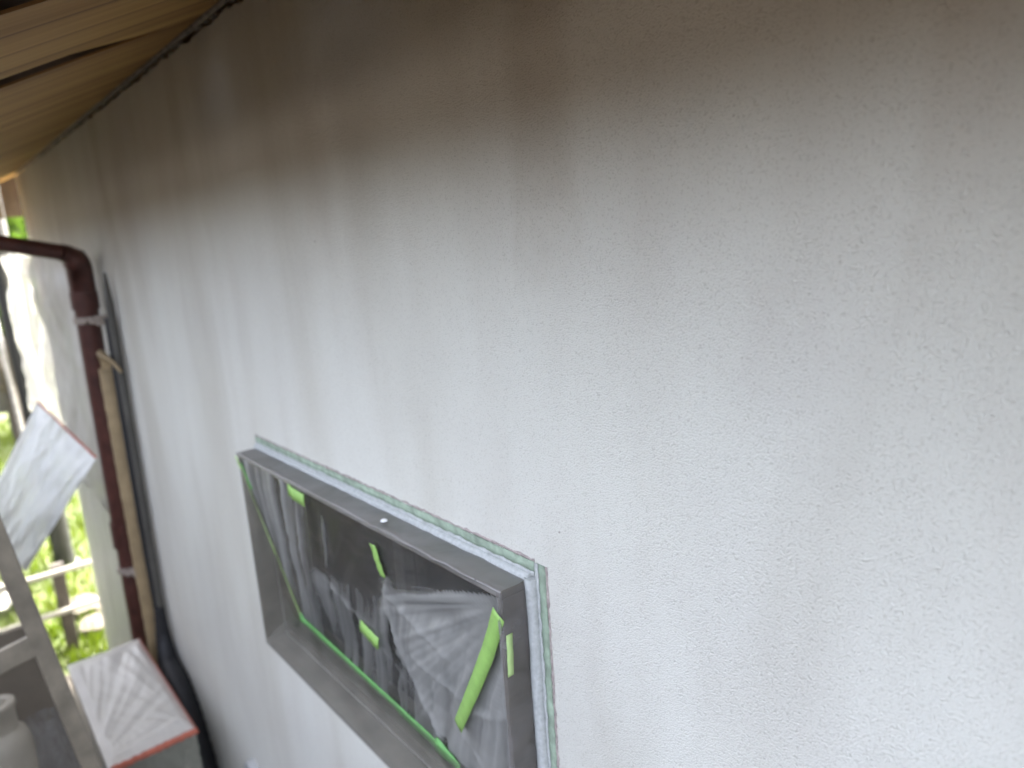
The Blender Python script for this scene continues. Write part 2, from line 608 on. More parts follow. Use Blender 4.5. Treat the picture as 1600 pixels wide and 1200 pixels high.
# ------------------------------------------------------------------ house
house = thing('house', 'house with freshly primed pale stucco wall under a wooden eave', 'house', (0, 0, GZ))
WX0, WX1 = -4.55, 6.0
EAVE = lambda x: 2.5185 - 0.02357 * x            # soffit height along the wall
SL = math.tan(R(25))
OUT = 0.43                                       # eave overhang
# window opening
OX0, OX1, OZ0, OZ1 = -1.467, -0.602, 1.263, 1.692


def wall_top(x):
    return EAVE(x) - 0.016 + 0.011 * fbm((x * 14, 1, 3), 4) + 0.004 * fbm((x * 90, 5, 3), 2)


mb = MB()
mb.box((WX0, 0, GZ), (OX0, 0.16, 2.30))
mb.box((OX1, 0, GZ), (WX1, 0.16, 2.30))
mb.box((OX0, 0, GZ), (OX1, 0.16, OZ0))
mb.box((OX0, 0, OZ1), (OX1, 0.16, 2.30))
# the faces above are one plane butted edge to edge; the top strip ends in a ragged mortar lip
xs = list(np.arange(WX0, 0.6, 0.006)) + [0.6, WX1]
vs, fs = [], []
for x in xs:
    zt = wall_top(x)
    vs += [(x, 0, 2.30), (x, 0, zt - 0.004), (x, 0.004, zt), (x, 0.03, zt + 0.001)]
for i in range(len(xs) - 1):
    for k in range(3):
        a = i * 4 + k
        fs.append((a, a + 4, a + 5, a + 1))
mb.add(vs, fs)
mb.add([(WX0, 0, 2.3), (WX0, 0.16, 2.3), (WX0, 0.16, 2.66), (WX0, 0, 2.61)], [(0, 3, 2, 1)])
wall = mb.build('wall', M['stucco'], house)
mb = MB()
mb.box((WX0, 0.1605, GZ), (WX0 + 0.16, 7.0, 2.55))
mb.box((WX1 - 0.16, 0.1605, GZ), (WX1, 7.0, 2.55))
mb.box((WX0 + 0.161, 6.84, GZ), (WX1 - 0.161, 7.0, 2.55))
ew = mb.build('wall', M['stucco'], house)

# gables under the roof at both ends
for x in (WX0, WX1 - 0.16):
    mb = MB()
    vs = []
    for xx in (x, x + 0.16):
        vs += [(xx, 0.1605, 2.5505), (xx, 6.99, 2.5505), (xx, 6.99, 2.56), (xx, 3.5, 4.22), (xx, 0.1605, 2.66)]
    mb.add(vs, [(0, 1, 2, 3, 4), (9, 8, 7, 6, 5)] + [(k, k + 5, (k + 1) % 5 + 5, (k + 1) % 5) for k in range(5)])
    mb.build('gable', M['stucco'], house)

# soffit sheets: 12 mm boards running out and down from the wall, gapped where they have warped
def soffit_z(x, y):
    return EAVE(x) + SL * y


def soffit_board(x0, x1, warp=0.0, openg=0.0, thick=0.004, y1=0.075):
    """x0 < x1; warp lets the far (x0) edge sag towards the outer end"""
    vs = []
    N = 14
    m = MB()
    for top in (0, 1):
        for j in range(N + 1):
            y = -OUT + (OUT + y1) * j / N
            k = max(0.0, min(1.0, (-0.085 - y) / 0.16))
            for i, x in enumerate((x0, x0 * 0.75 + x1 * 0.25, x1)):
                d = warp * k * (1.0 if i == 0 else 0.25 if i == 1 else 0)
                xx = x + (openg * k if i == 0 else 0)
                vs.append((xx, y, soffit_z(x, y) - d + top * thick))
    n1 = 3 * (N + 1)
    fs = []
    for j in range(N):
        for i in range(2):
            a = j * 3 + i
            fs.append((a, a + 3, a + 4, a + 1))
            fs.append((n1 + a, n1 + a + 1, n1 + a + 4, n1 + a + 3))
        a = j * 3
        fs.append((a, n1 + a, n1 + a + 3, a + 3))
        fs.append((a + 2, a + 5, n1 + a + 5, n1 + a + 2))
    for a in (0, 3 * N):
        fs.append((a, a + 1, n1 + a + 1, n1 + a))
        fs.append((a + 1, a + 2, n1 + a + 2, n1 + a + 1))
    m.add(vs, fs)
    return m


edges = [-4.56, -3.68, -2.60, -1.412, -0.912, -0.41, 0.10, 0.62, 1.6, 2.6, 3.6, 4.8, 6.4]
for i in range(len(edges) - 1):
    warp = {3: 0.0, 2: 0.0}.get(i, 0.0)
    gap = 0.003
    wp, og = {3: (0.0, 0.075), 4: (0.0, 0.055), 2: (0.002, 0.006)}.get(i, (0.003, 0.002))
    o = soffit_board(edges[i] + gap * 0.3, edges[i + 1] - gap * 0.3, wp, og).build('soffit_board', M['wood'], house)
soffit_board(-4.88, -4.561, 0.0, 0.0, y1=1.2).build('soffit_board', M['wood'], house)
# rafters and roof above the boards
for x in np.arange(-4.8, 6.3, 0.455):
    mb = MB()
    z0 = EAVE(x)
    vs = []
    for zo in (0.016, 0.10):
        for y in (-OUT, 0.9):
            for dx in (-0.02, 0.02):
                vs.append((x + dx, y, z0 + SL * y + zo))
    mb.hexa(vs).build('rafter', M['rafter'], house)
mb = MB()
vs = []
for (y, z) in ((-OUT - 0.05, 2.62 - SL * (OUT + 0.05)), (3.5, 2.62 + SL * 3.5), (7.95, 2.62 - SL * (OUT + 0.05))):
    for x in (-4.95, 6.5):
        zz = z + (0.11 if x < 0 else -0.11)
        vs += [(x, y, zz + 0.12), (x, y, zz + 0.16)]
fs = []
for r in (0, 4):
    fs += [(r, r + 2, r + 6, r + 4), (r + 1, r + 5, r + 7, r + 3), (r, r + 4, r + 5, r + 1), (r + 2, r + 3, r + 7, r + 6)]
fs += [(0, 1, 3, 2), (8, 10, 11, 9)]
mb.add(vs, fs)
mb.build('roof', M['roof'], house)
# unseen upper storey and roof, added to lengthen the shadow over the yard
mb = MB()
mb.box((-4.45, 1.3, 2.70), (6.0, 1.46, 5.9))
mb.box((-4.45, 1.461, 2.70), (-4.29, 6.9, 5.9))
mb.box((5.84, 1.461, 2.70), (6.0, 6.9, 5.9))
mb.build('wall', M['stucco'], house)
mb = MB()
mb.hexa([(x, y, z + (0.12 if t else 0)) for t in (0, 1) for (y, z) in ((0.75, 5.75), (4.1, 7.0)) for x in (-4.9, 6.5)])
mb.hexa([(x, y, z + (0.12 if t else 0)) for t in (0, 1) for (y, z) in ((4.101, 7.0), (7.4, 5.75)) for x in (-4.9, 6.5)])
mb.build('roof', M['roof'], house)
# fascia at the eave's outer edge
mb = MB()
vs = []
for zo in (-0.05, 0.16):
    for y in (-OUT - 0.024, -OUT - 0.002):
        for x in (-4.88, 6.4):
            vs.append((x, y, soffit_z(x, -OUT) + zo))
mb.hexa(vs).build('fascia', M['wood'], house)
# boarded return hanging below the soffit past the wall corner
for k in range(8):
    y0 = 0.262 - 0.105 * (k + 1)
    mb = MB()
    mb.box((-4.90, y0 + 0.002, 2.415 + 0.012 * random.random()), (-4.882, y0 + 0.103, 2.70 + SL * y0))
    mb.build('end_board', M['wood_v'], house)
# trim bead between soffit and wall, patched and dirty
mb = MB()
pts, rad = [], []
for x in np.arange(-4.5, 0.7, 0.012):
    pts.append((x, -0.003 + 0.0015 * fbm((x * 9, 2, 2)), EAVE(x) - 0.005 + 0.0012 * fbm((x * 5, 4, 2))))
    rad.append(0.0060 + 0.0016 * fbm((x * 5, 0, 7), 3))
mb.tube(pts, rad, 8)
mb.build('trim_bead', M['caulk'], house)
mb = MB()
for x in np.arange(-4.4, 0.6, 0.021):
    if random.random() < 0.22:
        xx = x + random.uniform(-0.008, 0.008)
        r = random.uniform(0.003, 0.007)
        z = EAVE(xx) - 0.013 + random.uniform(-0.002, 0.003)
        vs = []
        for dz in (-1, 1):
            for dy in (-1, 1):
                for dx in (-1, 1):
                    vs.append((xx + dx * r * random.uniform(1.0, 2.4), 0.0 + dy * r * 0.6, z + dz * r * random.uniform(.3, .8)))
        mb.hexa(vs)
tag(mb.build('mortar_crumbs', M['mortar'], house), kind='stuff')

# window: a projecting dark aluminium frame, sashes deep in the reveal
win = MB()
FX0, FX1, FZ0, FZ1, FY = -1.475, -0.594, 1.255, 1.700, -0.045
T = 0.008
window = MB()
window.box((FX0, FY, FZ1 - 0.010), (FX1, -0.001, FZ1))                       # head outside the wall
window.box((FX0, FY, FZ0), (FX1, -0.001, FZ0 + T))
window.box((FX0, FY, FZ0 + T), (FX0 + T, -0.001, FZ1 - 0.010))
window.box((FX1 - T, FY, FZ0 + T), (FX1, -0.001, FZ1 - 0.010))
# inner lining through the wall
window.box((OX0 + 0.0005, -0.0005, OZ1 - 0.006), (OX1 - 0.0005, 0.12, OZ1 - 0.0005))
window.box((OX0 + 0.0005, -0.0005, OZ0 + 0.0005), (OX1 - 0.0005, 0.12, OZ0 + 0.006))
window.box((OX0 + 0.0005, -0.0005, OZ0 + 0.0062), (OX0 + 0.006, 0.12, OZ1 - 0.0062))
window.box((OX1 - 0.006, -0.0005, OZ0 + 0.0062), (OX1 - 0.0005, 0.12, OZ1 - 0.0062))
wobj = window.build('window', M['alu_brown'], house, bevel=0.0012)
for zz, yy in ((FZ0 + T + 0.001, 0.010), (FZ0 + T + 0.001, 0.030)):
    mb = MB()
    mb.box((OX0 + 0.007, yy, zz), (OX1 - 0.007, yy + 0.006, zz + 0.012))
    mb.build('track', M['alu_brown'], wobj)
mid = (OX0 + OX1) / 2
for x0, x1, y in ((OX0 + 0.008, mid + 0.02, 0.066), (mid - 0.02, OX1 - 0.008, 0.092)):
    mb = MB()
    z0, z1, s = OZ0 + 0.010, OZ1 - 0.010, 0.034
    mb.box((x0, y, z0), (x0 + s, y + 0.022, z1))
    mb.box((x1 - s, y, z0), (x1, y + 0.022, z1))
    mb.box((x0 + s, y, z0), (x1 - s, y + 0.022, z0 + s * 1.2))
    mb.box((x0 + s, y, z1 - s), (x1 - s, y + 0.022, z1))
    mb.build('sash', M['alu'], wobj, bevel=0.0015)
    mb = MB()
    mb.box((x0 + s, y + 0.008, z0 + s), (x1 - s, y + 0.012, z1 - s))
    mb.build('pane', M['glass'], wobj)
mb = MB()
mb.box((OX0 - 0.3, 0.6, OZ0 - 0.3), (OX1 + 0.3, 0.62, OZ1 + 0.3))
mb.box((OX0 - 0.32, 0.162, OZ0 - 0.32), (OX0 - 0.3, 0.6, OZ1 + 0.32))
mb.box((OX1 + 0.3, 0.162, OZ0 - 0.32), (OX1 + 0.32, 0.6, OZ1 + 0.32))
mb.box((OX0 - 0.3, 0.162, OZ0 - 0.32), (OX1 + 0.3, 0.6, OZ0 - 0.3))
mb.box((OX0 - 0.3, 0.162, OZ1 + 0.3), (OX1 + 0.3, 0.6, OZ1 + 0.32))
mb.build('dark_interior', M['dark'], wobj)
# sealant bead round the frame, smeared with primer
mb = MB()
def bead(a, b, n, w):
    a, b = Vector(a), Vector(b)
    pts, rad = [], []
    for i in range(n + 1):
        p = a.lerp(b, i / n)
        k = fbm((p.x * 12, 3, p.z * 12), 4)
        pts.append(p + Vector((0.0009 * k, 0, 0.0009 * k)))
        rad.append(w * (1 + 0.10 * fbm((p.x * 22, 9, p.z * 22), 4)))
    mb.tube(pts, rad, 8)
bead((FX0 - 0.004, -0.002, FZ1 + 0.004), (FX1 + 0.006, -0.002, FZ1 + 0.004), 80, 0.0065)
bead((FX1 + 0.007, -0.003, FZ1 + 0.006), (FX1 + 0.007, -0.003, FZ0 - 0.004), 60, 0.0085)
bead((FX0 - 0.005, -0.002, FZ1), (FX0 - 0.005, -0.002, FZ0 - 0.004), 40, 0.006)
mb.build('sealant_bead', M['paint'], wobj)

# ------------------------------------------------------------------ tape on the wall beside the frame
def tape_ribbon(pts, wdir, width, lift=0.0006, edge=0.0):
    """thin strip following pts; wdir across it"""
    wv = Vector(wdir).normalized()
    m = MB()
    n = len(pts)
    vs = []
    for i, p in enumerate(pts):
        p = Vector(p)
        j1 = edge * fbm((p.x * 80 + 5, p.y * 80, p.z * 80), 3)
        j2 = edge * fbm((p.x * 80 - 9, p.y * 80, p.z * 80 + 4), 3)
        vs += [p - wv * (width / 2 + j1), p + wv * (width / 2 + j2)]
    m.add(vs, [(2 * i, 2 * i + 2, 2 * i + 3, 2 * i + 1) for i in range(n - 1)], True)
    return m


def lerp_pts(a, b, n):
    a, b = Vector(a), Vector(b)
    return [a.lerp(b, i / n) for i in range(n + 1)]


def wall_tape(a, b, wdir, w, label, n=140):
    t = thing('masking_tape', label, 'masking tape', a, 'primer covered masking tape along the frame')
    tape_ribbon(lerp_pts(a, b, n), wdir, w, edge=0.0016).build('tape_strip', M['mint'], t, solid=0.0012)
    wd = Vector(wdir).normalized()
    off = wd * (w / 2 + 0.0018) + Vector((0, 0.0005, 0))
    tape_ribbon(lerp_pts(Vector(a) + off, Vector(b) + off, n), wdir, 0.0032, edge=0.0022).build('paint_ridge', M['taupe'], t, solid=0.0020)
    off = -wd * (w / 2) + Vector((0, -0.0009, 0))
    tape_ribbon(lerp_pts(Vector(a) + off, Vector(b) + off, n), wdir, 0.006, edge=0.0022).build('primer_smear', M['paint'], t, solid=0.0008)


wall_tape((FX0 - 0.005, -0.0016, FZ1 + 0.0185), (FX1 + 0.012, -0.0016, FZ1 + 0.0185), (0, 0, 1), 0.015,
          'pale mint tape strip along the top of the masked window')
wall_tape((FX1 + 0.0235, -0.0016, FZ1 + 0.026), (FX1 + 0.0235, -0.0016, FZ0 - 0.03), (1, 0, 0), 0.014,
          'upright pale mint tape strip down the right side of the masked window')

# ------------------------------------------------------------------ film over the window
film = thing('masking_film', 'clear crumpled masking film taped over the projecting window', 'masking film', (FX0, FY, FZ0))
TL = Vector((-1.475, -0.047, 1.701))
TR = Vector((-0.593, -0.047, 1.701))
BL = Vector((-1.467, 0.045, 1.268))
BR = Vector((-0.602, 0.030, 1.268))
CREASES = [((0.64, 0.27), (0.642, 0.73), 0.007, 0.5), ((0.641, 0.70), (0.70, 0.95), 0.007, 0.6), ((0.27, 0.43), (0.47, 0.56), 0.005, 0.35),
           ((0.97, 0.05), (0.62, 0.30), 0.006, 0.35), ((0.98, 0.06), (0.66, 0.47), 0.004, 0.25), ((0.98, 0.08), (0.68, 0.62), 0.004, 0.22),
           ((0.98, 0.10), (0.72, 0.86), 0.004, 0.22), ((0.66, 0.50), (0.88, 0.56), 0.003, 0.22), ((0.64, 0.28), (0.84, 0.40), 0.004, 0.2),
           ((0.75, 0.70), (0.86, 0.98), 0.005, 0.3), ((0.66, 0.20), (0.645, 0.32), 0.005, 0.4), ((0.40, 0.55), (0.56, 0.52), 0.004, 0.25),
           ((0.98, 0.45), (0.80, 0.62), 0.004, 0.25), ((0.47, 0.56), (0.62, 0.75), 0.004, 0.2), ((0.50, 0.95), (0.62, 0.62), 0.004, 0.25),
           ((0.33, 0.05), (0.20, 0.50), 0.004, 0.3), ((0.26, 0.04), (0.10, 0.62), 0.004, 0.3), ((0.43, 0.06), (0.36, 0.42), 0.004, 0.35)]
OVERLAP = [(0.64, 0.29), (0.75, 0.20), (0.86, 0.11), (0.985, 0.03), (1.02, 0.05), (1.02, 0.75), (0.80, 1.02), (0.70, 1.02),
           (0.695, 0.90), (0.641, 0.72), (0.60, 0.60), (0.624, 0.54), (0.63, 0.40)]


def sstep(a, b, x):
    q = max(0.0, min(1.0, (x - a) / (b - a)))
    return q * q * (3 - 2 * q)


def inside(poly, x, y):
    r = False
    n = len(poly)
    for i in range(n):
        x0, y0 = poly[i]
        x1, y1 = poly[(i + 1) % n]
        if (y0 > y) != (y1 > y) and x < (x1 - x0) * (y - y0) / (y1 - y0) + x0:
            r = not r
    return r


def film_fold(u, v):
    """(height of the folds, film layers there, with crease highlights painted in)"""
    h = 0.0
    hang = u + 0.25 * v                          # the loose film hangs straight down while the sheet leans in
    pleat = fbm((hang * 24, v * 0.9, 4), 4)
    fine = fbm((hang * 60, v * 1.6, 9), 3)
    mid_edge = 0.46 - (u - 0.27) * 0.42 + 0.03 * fbm((u * 8, 2, 2), 3)
    wl = 1 - sstep(0.30, 0.42, hang + 0.04 * pleat)
    wm = sstep(-0.03, 0.05, v - mid_edge) * sstep(0.18, 0.30, u)
    d_ = 0.05 + wl * (0.36 + 0.55 * pleat + 0.15 * fine) + wm * (0.16 + 0.42 * pleat + 0.12 * fine)
    h += 0.006 * pleat * (wl + 0.6 * wm) + 0.0015 * fine * (wl + wm)
    # tight pleats pulled along the head into the right corner
    a1 = math.atan2((v - 0.012) * 0.5, 1.03 - u)
    f1 = fbm((a1 * 34, 0.5 * math.hypot(1 - u, v), 8), 3)
    wr = sstep(0.45, 0.75, u)
    h += 0.0022 * f1 * wr
    d_ += 0.10 * f1 * wr + 0.05 * wr
    for k, (a, b, hgt, den) in enumerate(CREASES):
        dx, dy = b[0] - a[0], (b[1] - a[1]) * 0.5
        L = math.hypot(dx, dy)
        px, py = u - a[0], (v - a[1]) * 0.5
        q = (px * dx + py * dy) / L / L
        if 0 < q < 1:
            d = abs((px * dy - py * dx) / L + 0.006 * fbm((q * 1.1, k * 7.7, 1), 2))
            e = math.sin(math.pi * q) ** 0.7 * (0.75 + 0.5 * fbm((q * 5, k * 3.3, 6), 2))
            h += hgt * max(0, 1 - d / 0.016) ** 1.5 * e
            d_ += 1.3 * den * (0.7 * math.exp(-(d / 0.005) ** 2) + 0.3 * math.exp(-(d / 0.022) ** 2)) * e  # crease highlights put into the milkiness, besides the gathered film
    return h, d_


def film_pt(u, v, lift=0.0, wrinkle=True):
    p = TL.lerp(TR, u).lerp(BL.lerp(BR, u), v)
    e = min(1.0, 14 * min(u + 0.002, 1.002 - u, v + 0.002, 1.002 - v))
    y = -0.014 * math.exp(-((u - 0.72) / 0.22) ** 2 - ((v - 0.42) / 0.30) ** 2)
    if wrinkle:
        y += 0.006 * fbm((u * 3.4, v * 3.0, 2.2), 4)
        y -= film_fold(u, v)[0]
    return p + Vector((0, y * e - lift, 0))


NU, NV = 240, 150
mb = MB()
mb.grid(lambda u, v: film_pt(u, v), NU, NV)
fs_ = mb.build('film_sheet', M['film_window'], film)
at = fs_.data.attributes.new('layers', 'FLOAT', 'POINT')
vals = []
for j in range(NV + 1):
    for i in range(NU + 1):
        u, v = i / NU, j / NV
        u2 = u + 0.010 * fbm((u * 6, v * 6, 3), 3)
        v2 = v + 0.014 * fbm((u * 6, v * 6, 9), 3)
        vals.append(max(0, film_fold(u, v)[1] + (0.40 + 0.16 * fbm((u * 4, v * 3, 7), 3) if inside(OVERLAP, u2, v2) else 0.0)))
at.data.foreach_set('value', vals)
# skin of film wrapped over the head and the right cheek of the frame
mb = MB()
def head_skin(u, v):
    x = FX0 - 0.002 + (FX1 - FX0 + 0.004) * u
    k = 1.6 * fbm((x * 26 + v * 2.2, v * 1.2, 3), 4)
    if v < 0.55:
        return (x, -0.004 - 0.043 * v / 0.55, FZ1 + 0.0022 + 0.0014 * k)
    q = (v - 0.55) / 0.45
    return (x, -0.0478 + 0.0010 * k, FZ1 + 0.0010 - 0.007 * q)
mb.grid(head_skin, 220, 12)
mb.build('head_wrap', M['film_skin'], film)
mb = MB()
def cheek_skin(u, v):
    z = FZ1 + 0.001 - (FZ1 - FZ0) * v
    k = fbm((u * 3, z * 26 + u * 2, 7), 3)
    if u < 0.6:
        return (FX1 + 0.0028 + 0.0020 * k, -0.008 - 0.040 * u / 0.6, z)
    q = (u - 0.6) / 0.4
    return (FX1 + 0.0015 - 0.006 * q, -0.0490 + 0.0018 * k, z)
mb.grid(cheek_skin, 14, 120)
mb.build('cheek_wrap', M['film_skin'], film)
# the film's skirt over the sill and the left reveal
mb = MB()
def sill_skin(u, v):
    x = FX0 + 0.012 + (FX1 - FX0 - 0.024) * u
    k = fbm((x * 16 + v * 3, v * 1.5, 13), 4)
    if v < 0.12:
        return (x, -0.0475, FZ0 + 0.001 + 0.010 * v / 0.12)
    q = (v - 0.12) / 0.88
    return (x, -0.0475 + 0.092 * q, FZ0 + 0.012 + 0.016 * math.sin(q * math.pi) + 0.010 * q + 0.006 * k * math.sin(q * math.pi))
mb.grid(sill_skin, 200, 26)
mb.build('sill_wrap', M['film_reveal'], film)
mb = MB()
def reveal_skin(u, v):
    z = FZ0 + 0.012 + (FZ1 - FZ0 - 0.03) * v
    k = fbm((u * 2, z * 14, 17), 4)
    return (FX0 + 0.011 + 0.004 * math.sin(u * math.pi) * (1 + k), -0.0470 + 0.094 * u * (1 - v * 0.95), z)
mb.grid(reveal_skin, 16, 80)
mb.build('reveal_wrap', M['film_reveal'], film)


def film_tape(uv0, uv1, width, m, n=24, follow=True, curl=0.0, lift=0.0045, bow=0.0):
    """strip of tape lying on the film between two (u, v) places"""
    ctr = []
    for i in range(n + 1):
        s = i / n
        u = uv0[0] + (uv1[0] - uv0[0]) * s + bow * math.sin(math.pi * s)
        v = uv0[1] + (uv1[1] - uv0[1]) * s
        ctr.append(film_pt(u, v, lift, follow))
    a, b = ctr[0], ctr[-1]
    d = (b - a).normalized()
    wv = d.cross(Vector((0, -1, 0))).normalized()
    mm = MB()
    vs = []
    for i, p in enumerate(ctr):
        k = 0.0006 * fbm((p.x * 50, p.z * 50, 2), 2)
        c = curl * math.sin(i / n * math.pi * 1.5 + 0.4)
        vs += [p - wv * width / 2 + Vector((0, c + k, 0)), p + Vector((0, -0.0008, 0)), p + wv * width / 2 + Vector((0, -c + k, 0))]
    fs = []
    for i in range(n):
        for q in range(2):
            fs.append((3 * i + q, 3 * i + 3 + q, 3 * i + 4 + q, 3 * i + 1 + q))
    mm.add(vs, fs, True)
    return mm.build('tape_strip', m, film, solid=0.0007)


film_tape((0.004, 0.012), (0.006, 0.985), 0.012, M['tape_pale'], 40, False)
film_tape((0.006, 0.975), (0.72, 0.982), 0.022, M['tape_deep'], 60, False)
film_tape((0.997, 0.066), (0.795, 0.70), 0.022, M['tape'], 30, False, 0.0010, 0.007, 0.010)
film_tape((0.003, 0.95), (0.030, 0.995), 0.030, M['tape_deep'], 10, False, 0.001, 0.006)
film_tape((0.66, 0.965), (0.735, 1.0), 0.032, M['tape_deep'], 10, False, 0.001, 0.007)
tape_ribbon(lerp_pts((-0.5885, -0.041, 1.646), (-0.5885, -0.043, 1.592), 12), (0, 1, 0), 0.009, edge=0.0006).build('tape_strip', M['tape_pale'], film, solid=0.0007)
film_tape((0.475, 0.575), (0.539, 0.606), 0.026, M['tape'], 10, True)
film_tape((0.645, 0.083), (0.650, 0.212), 0.017, M['tape'], 12, True)
film_tape((0.300, 0.045), (0.375, 0.058), 0.024, M['tape'], 10, True)
film_tape((0.006, 0.05), (0.012, 0.19), 0.022, M['tape_deep'], 10, False, 0, 0.002)
mb = MB()
mb.lathe([(0.0005, 0.003), (0.003, 0.0025), (0.005, 0.001), (0.0055, 0.0)], (-0.884, -0.032, FZ1 + 0.005), 10)
mb.build('paint_blob', M['white_paint'], film)

# ------------------------------------------------------------------ downpipe
dp = thing('downpipe', 'reddish brown downpipe with an elbow at the top, near the wall corner', 'downpipe', (-2.98, -0.06, GZ))
top = Vector((-2.82, -0.06, 2.15))
low = Vector((-2.985, -0.06, 0.62))
def pipe_x(z):
    return -2.82 - 0.165 * (2.15 - z) / 1.53
r0 = 0.038
mb = MB()
mb.tube([(pipe_x(z), -0.06, z) for z in (1.12, 1.5, 1.9, 2.06)], r0, 24)
mb.build('upper_pipe', M['pipe'], dp)
mb = MB()
mb.tube([(pipe_x(z), -0.06, z) for z in (GZ, 0.4, 0.8, 1.15)], r0 * 0.94, 24)
mb.build('lower_pipe', M['pipe'], dp)
mb = MB()
elb = []
for i in range(9):
    a = i / 8 * R(78)
    elb.append((pipe_x(2.08) + 0.004 * i, -0.06 - 0.062 * (1 - math.cos(a)), 2.105 + 0.062 * math.sin(a)))
mb.tube([(pipe_x(2.02), -0.06, 2.02)] + elb, [r0 + 0.003] * 6 + [0.034, 0.031, 0.030, 0.029], 24)
mb.build('elbow', M['pipe'], dp)
mb = MB()
e = Vector(elb[-1])
mb.tube([e, e + Vector((0.02, -0.35, 0.085)), e + Vector((0.03, -0.60, 0.145))], 0.0265, 24)
mb.build('eave_pipe', M['pipe'], dp)
for zc, h, rr in ((1.10, 0.10, 0.0065), (2.0, 0.06, 0.006)):
    mb = MB()
    mb.tube([(pipe_x(zc - h / 2), -0.06, zc - h / 2), (pipe_x(zc + h / 2), -0.06, zc + h / 2)], r0 + rr, 24)
    mb.build('coupling', M['pipe'], dp)
for zc in (1.93, 0.95):
    mb = MB()
    px = pipe_x(zc)
    mb.tube([(px - 0.0, -0.06, zc - 0.012), (px, -0.06, zc + 0.012)], r0 + 0.007, 24)
    mb.box((px + 0.035, -0.066, zc - 0.010), (px + 0.115, -0.054, zc + 0.012))
    mb.box((px + 0.10, -0.054, zc - 0.016), (px + 0.13, 0.0, zc + 0.018))
    mb.tube([(px + 0.06, -0.085, zc - 0.002), (px + 0.06, -0.052, zc - 0.002)], 0.010, 10)
    mb.build('bracket', M['pipe_clip'], dp, bevel=0.002)

# ------------------------------------------------------------------ beige refrigerant line and grey sleeve beside the pipe
rf = thing('refrigerant_line', 'beige taped refrigerant line running down the wall beside the brown downpipe', 'pipe', (-2.83, -0.04, GZ))
mb = MB()
pts, rad = [], []
for i in range(90):
    z = 1.76 - i * 0.0228
    x = -2.765 - 0.055 * min(1, (1.76 - z) / 1.0) + 0.006 * fbm((z * 4, 1, 1), 2)
    pts.append((x, -0.040, z))
    rad.append(0.029 + 0.0014 * ((i % 3) == 0))
mb.tube(pts, rad, 16)
mb.build('tape_wrap', M['beige'], rf)
mb = MB()
mb.tube([(-2.79, -0.034, 1.75), (-2.785, -0.040, 1.79), (-2.768, -0.052, 1.815), (-2.745, -0.058, 1.808)], [0.020, 0.017, 0.014, 0.010], 12)
mb.build('line_end', M['beige'], rf)

sl_ = thing('cable_sleeve', 'grey cable sleeve with a pointed top, fixed to the wall right of the beige line', 'cable', (-2.68, -0.02, GZ))
mb = MB()
pts, rad = [], []
for i in range(60):
    z = 2.09 - i * 0.026
    pts.append((-2.635 - 0.075 * min(1, (2.09 - z) / 1.2), -0.021, z))
    rad.append(min(0.013, 0.004 + 0.013 * min(1, i / 7) ** 0.7))
mb.tube(pts, rad, 14)
o = mb.build('sleeve', M['cable'], sl_)
mb = MB()
mb.tube([(-2.672, -0.030, 1.94), (-2.685, -0.035, 1.6), (-2.715, -0.035, 1.2), (-2.73, -0.033, 0.8)], 0.010, 10)
mb.build('cable', M['black'], sl_)
mb = MB()
mb.tube([(-2.715, -0.066, 1.815), (-2.672, -0.070, 1.822), (-2.62, -0.05, 1.80), (-2.60, -0.03, 1.76)], [0.006, 0.008, 0.007, 0.005], 8)
mb.build('tie', M['beige'], sl_)

# black drain hose behind the unit
mb = MB()
pts = [(-2.70, -0.030, 0.86), (-2.705, -0.032, 0.74), (-2.66, -0.040, 0.66), (-2.54, -0.045, 0.63), (-2.44, -0.045, 0.56),
       (-2.36, -0.045, 0.44), (-2.31, -0.045, 0.28), (-2.29, -0.045, 0.05), (-2.28, -0.045, -0.28)]
P = []
for i in range(len(pts) - 1):
    a, b = Vector(pts[i]), Vector(pts[i + 1])
    for k in range(8):
        P.append(a.lerp(b, k / 8))
P.append(Vector(pts[-1]))
for _ in range(6):
    P = [P[0]] + [(P[i - 1] + P[i] * 2 + P[i + 1]) / 4 for i in range(1, len(P) - 1)] + [P[-1]]
rad = [0.016 + 0.026 * min(1, i / 24) + 0.002 * (i % 2) for i in range(len(P))]
mb.tube(P, rad, 16)
hose = mb.build('drain_hose', M['black'])
tag(hose, 'thick black hose bending down between the wrapped box and the wall', 'hose')

# vent cap low on the wall
vt = thing('wall_vent', 'small round grey vent ring on the wall at the bottom edge', 'vent', (-1.885, 0, 0.655))
mb = MB()
prof = [(0.036, 0.0), (0.036, -0.016), (0.031, -0.024), (0.026, -0.022), (0.024, -0.004)]
mb.lathe(prof, (-1.885, 0, 0.645), 32, 'y')
mb.build('ring', M['vent'], vt)
mb = MB()
for k in range(5):
    z = 0.645 - 0.016 + 0.008 * k
    mb.box((-1.906, -0.010, z), (-1.864, -0.006, z + 0.003))
mb.build('grille', M['cable'], vt)

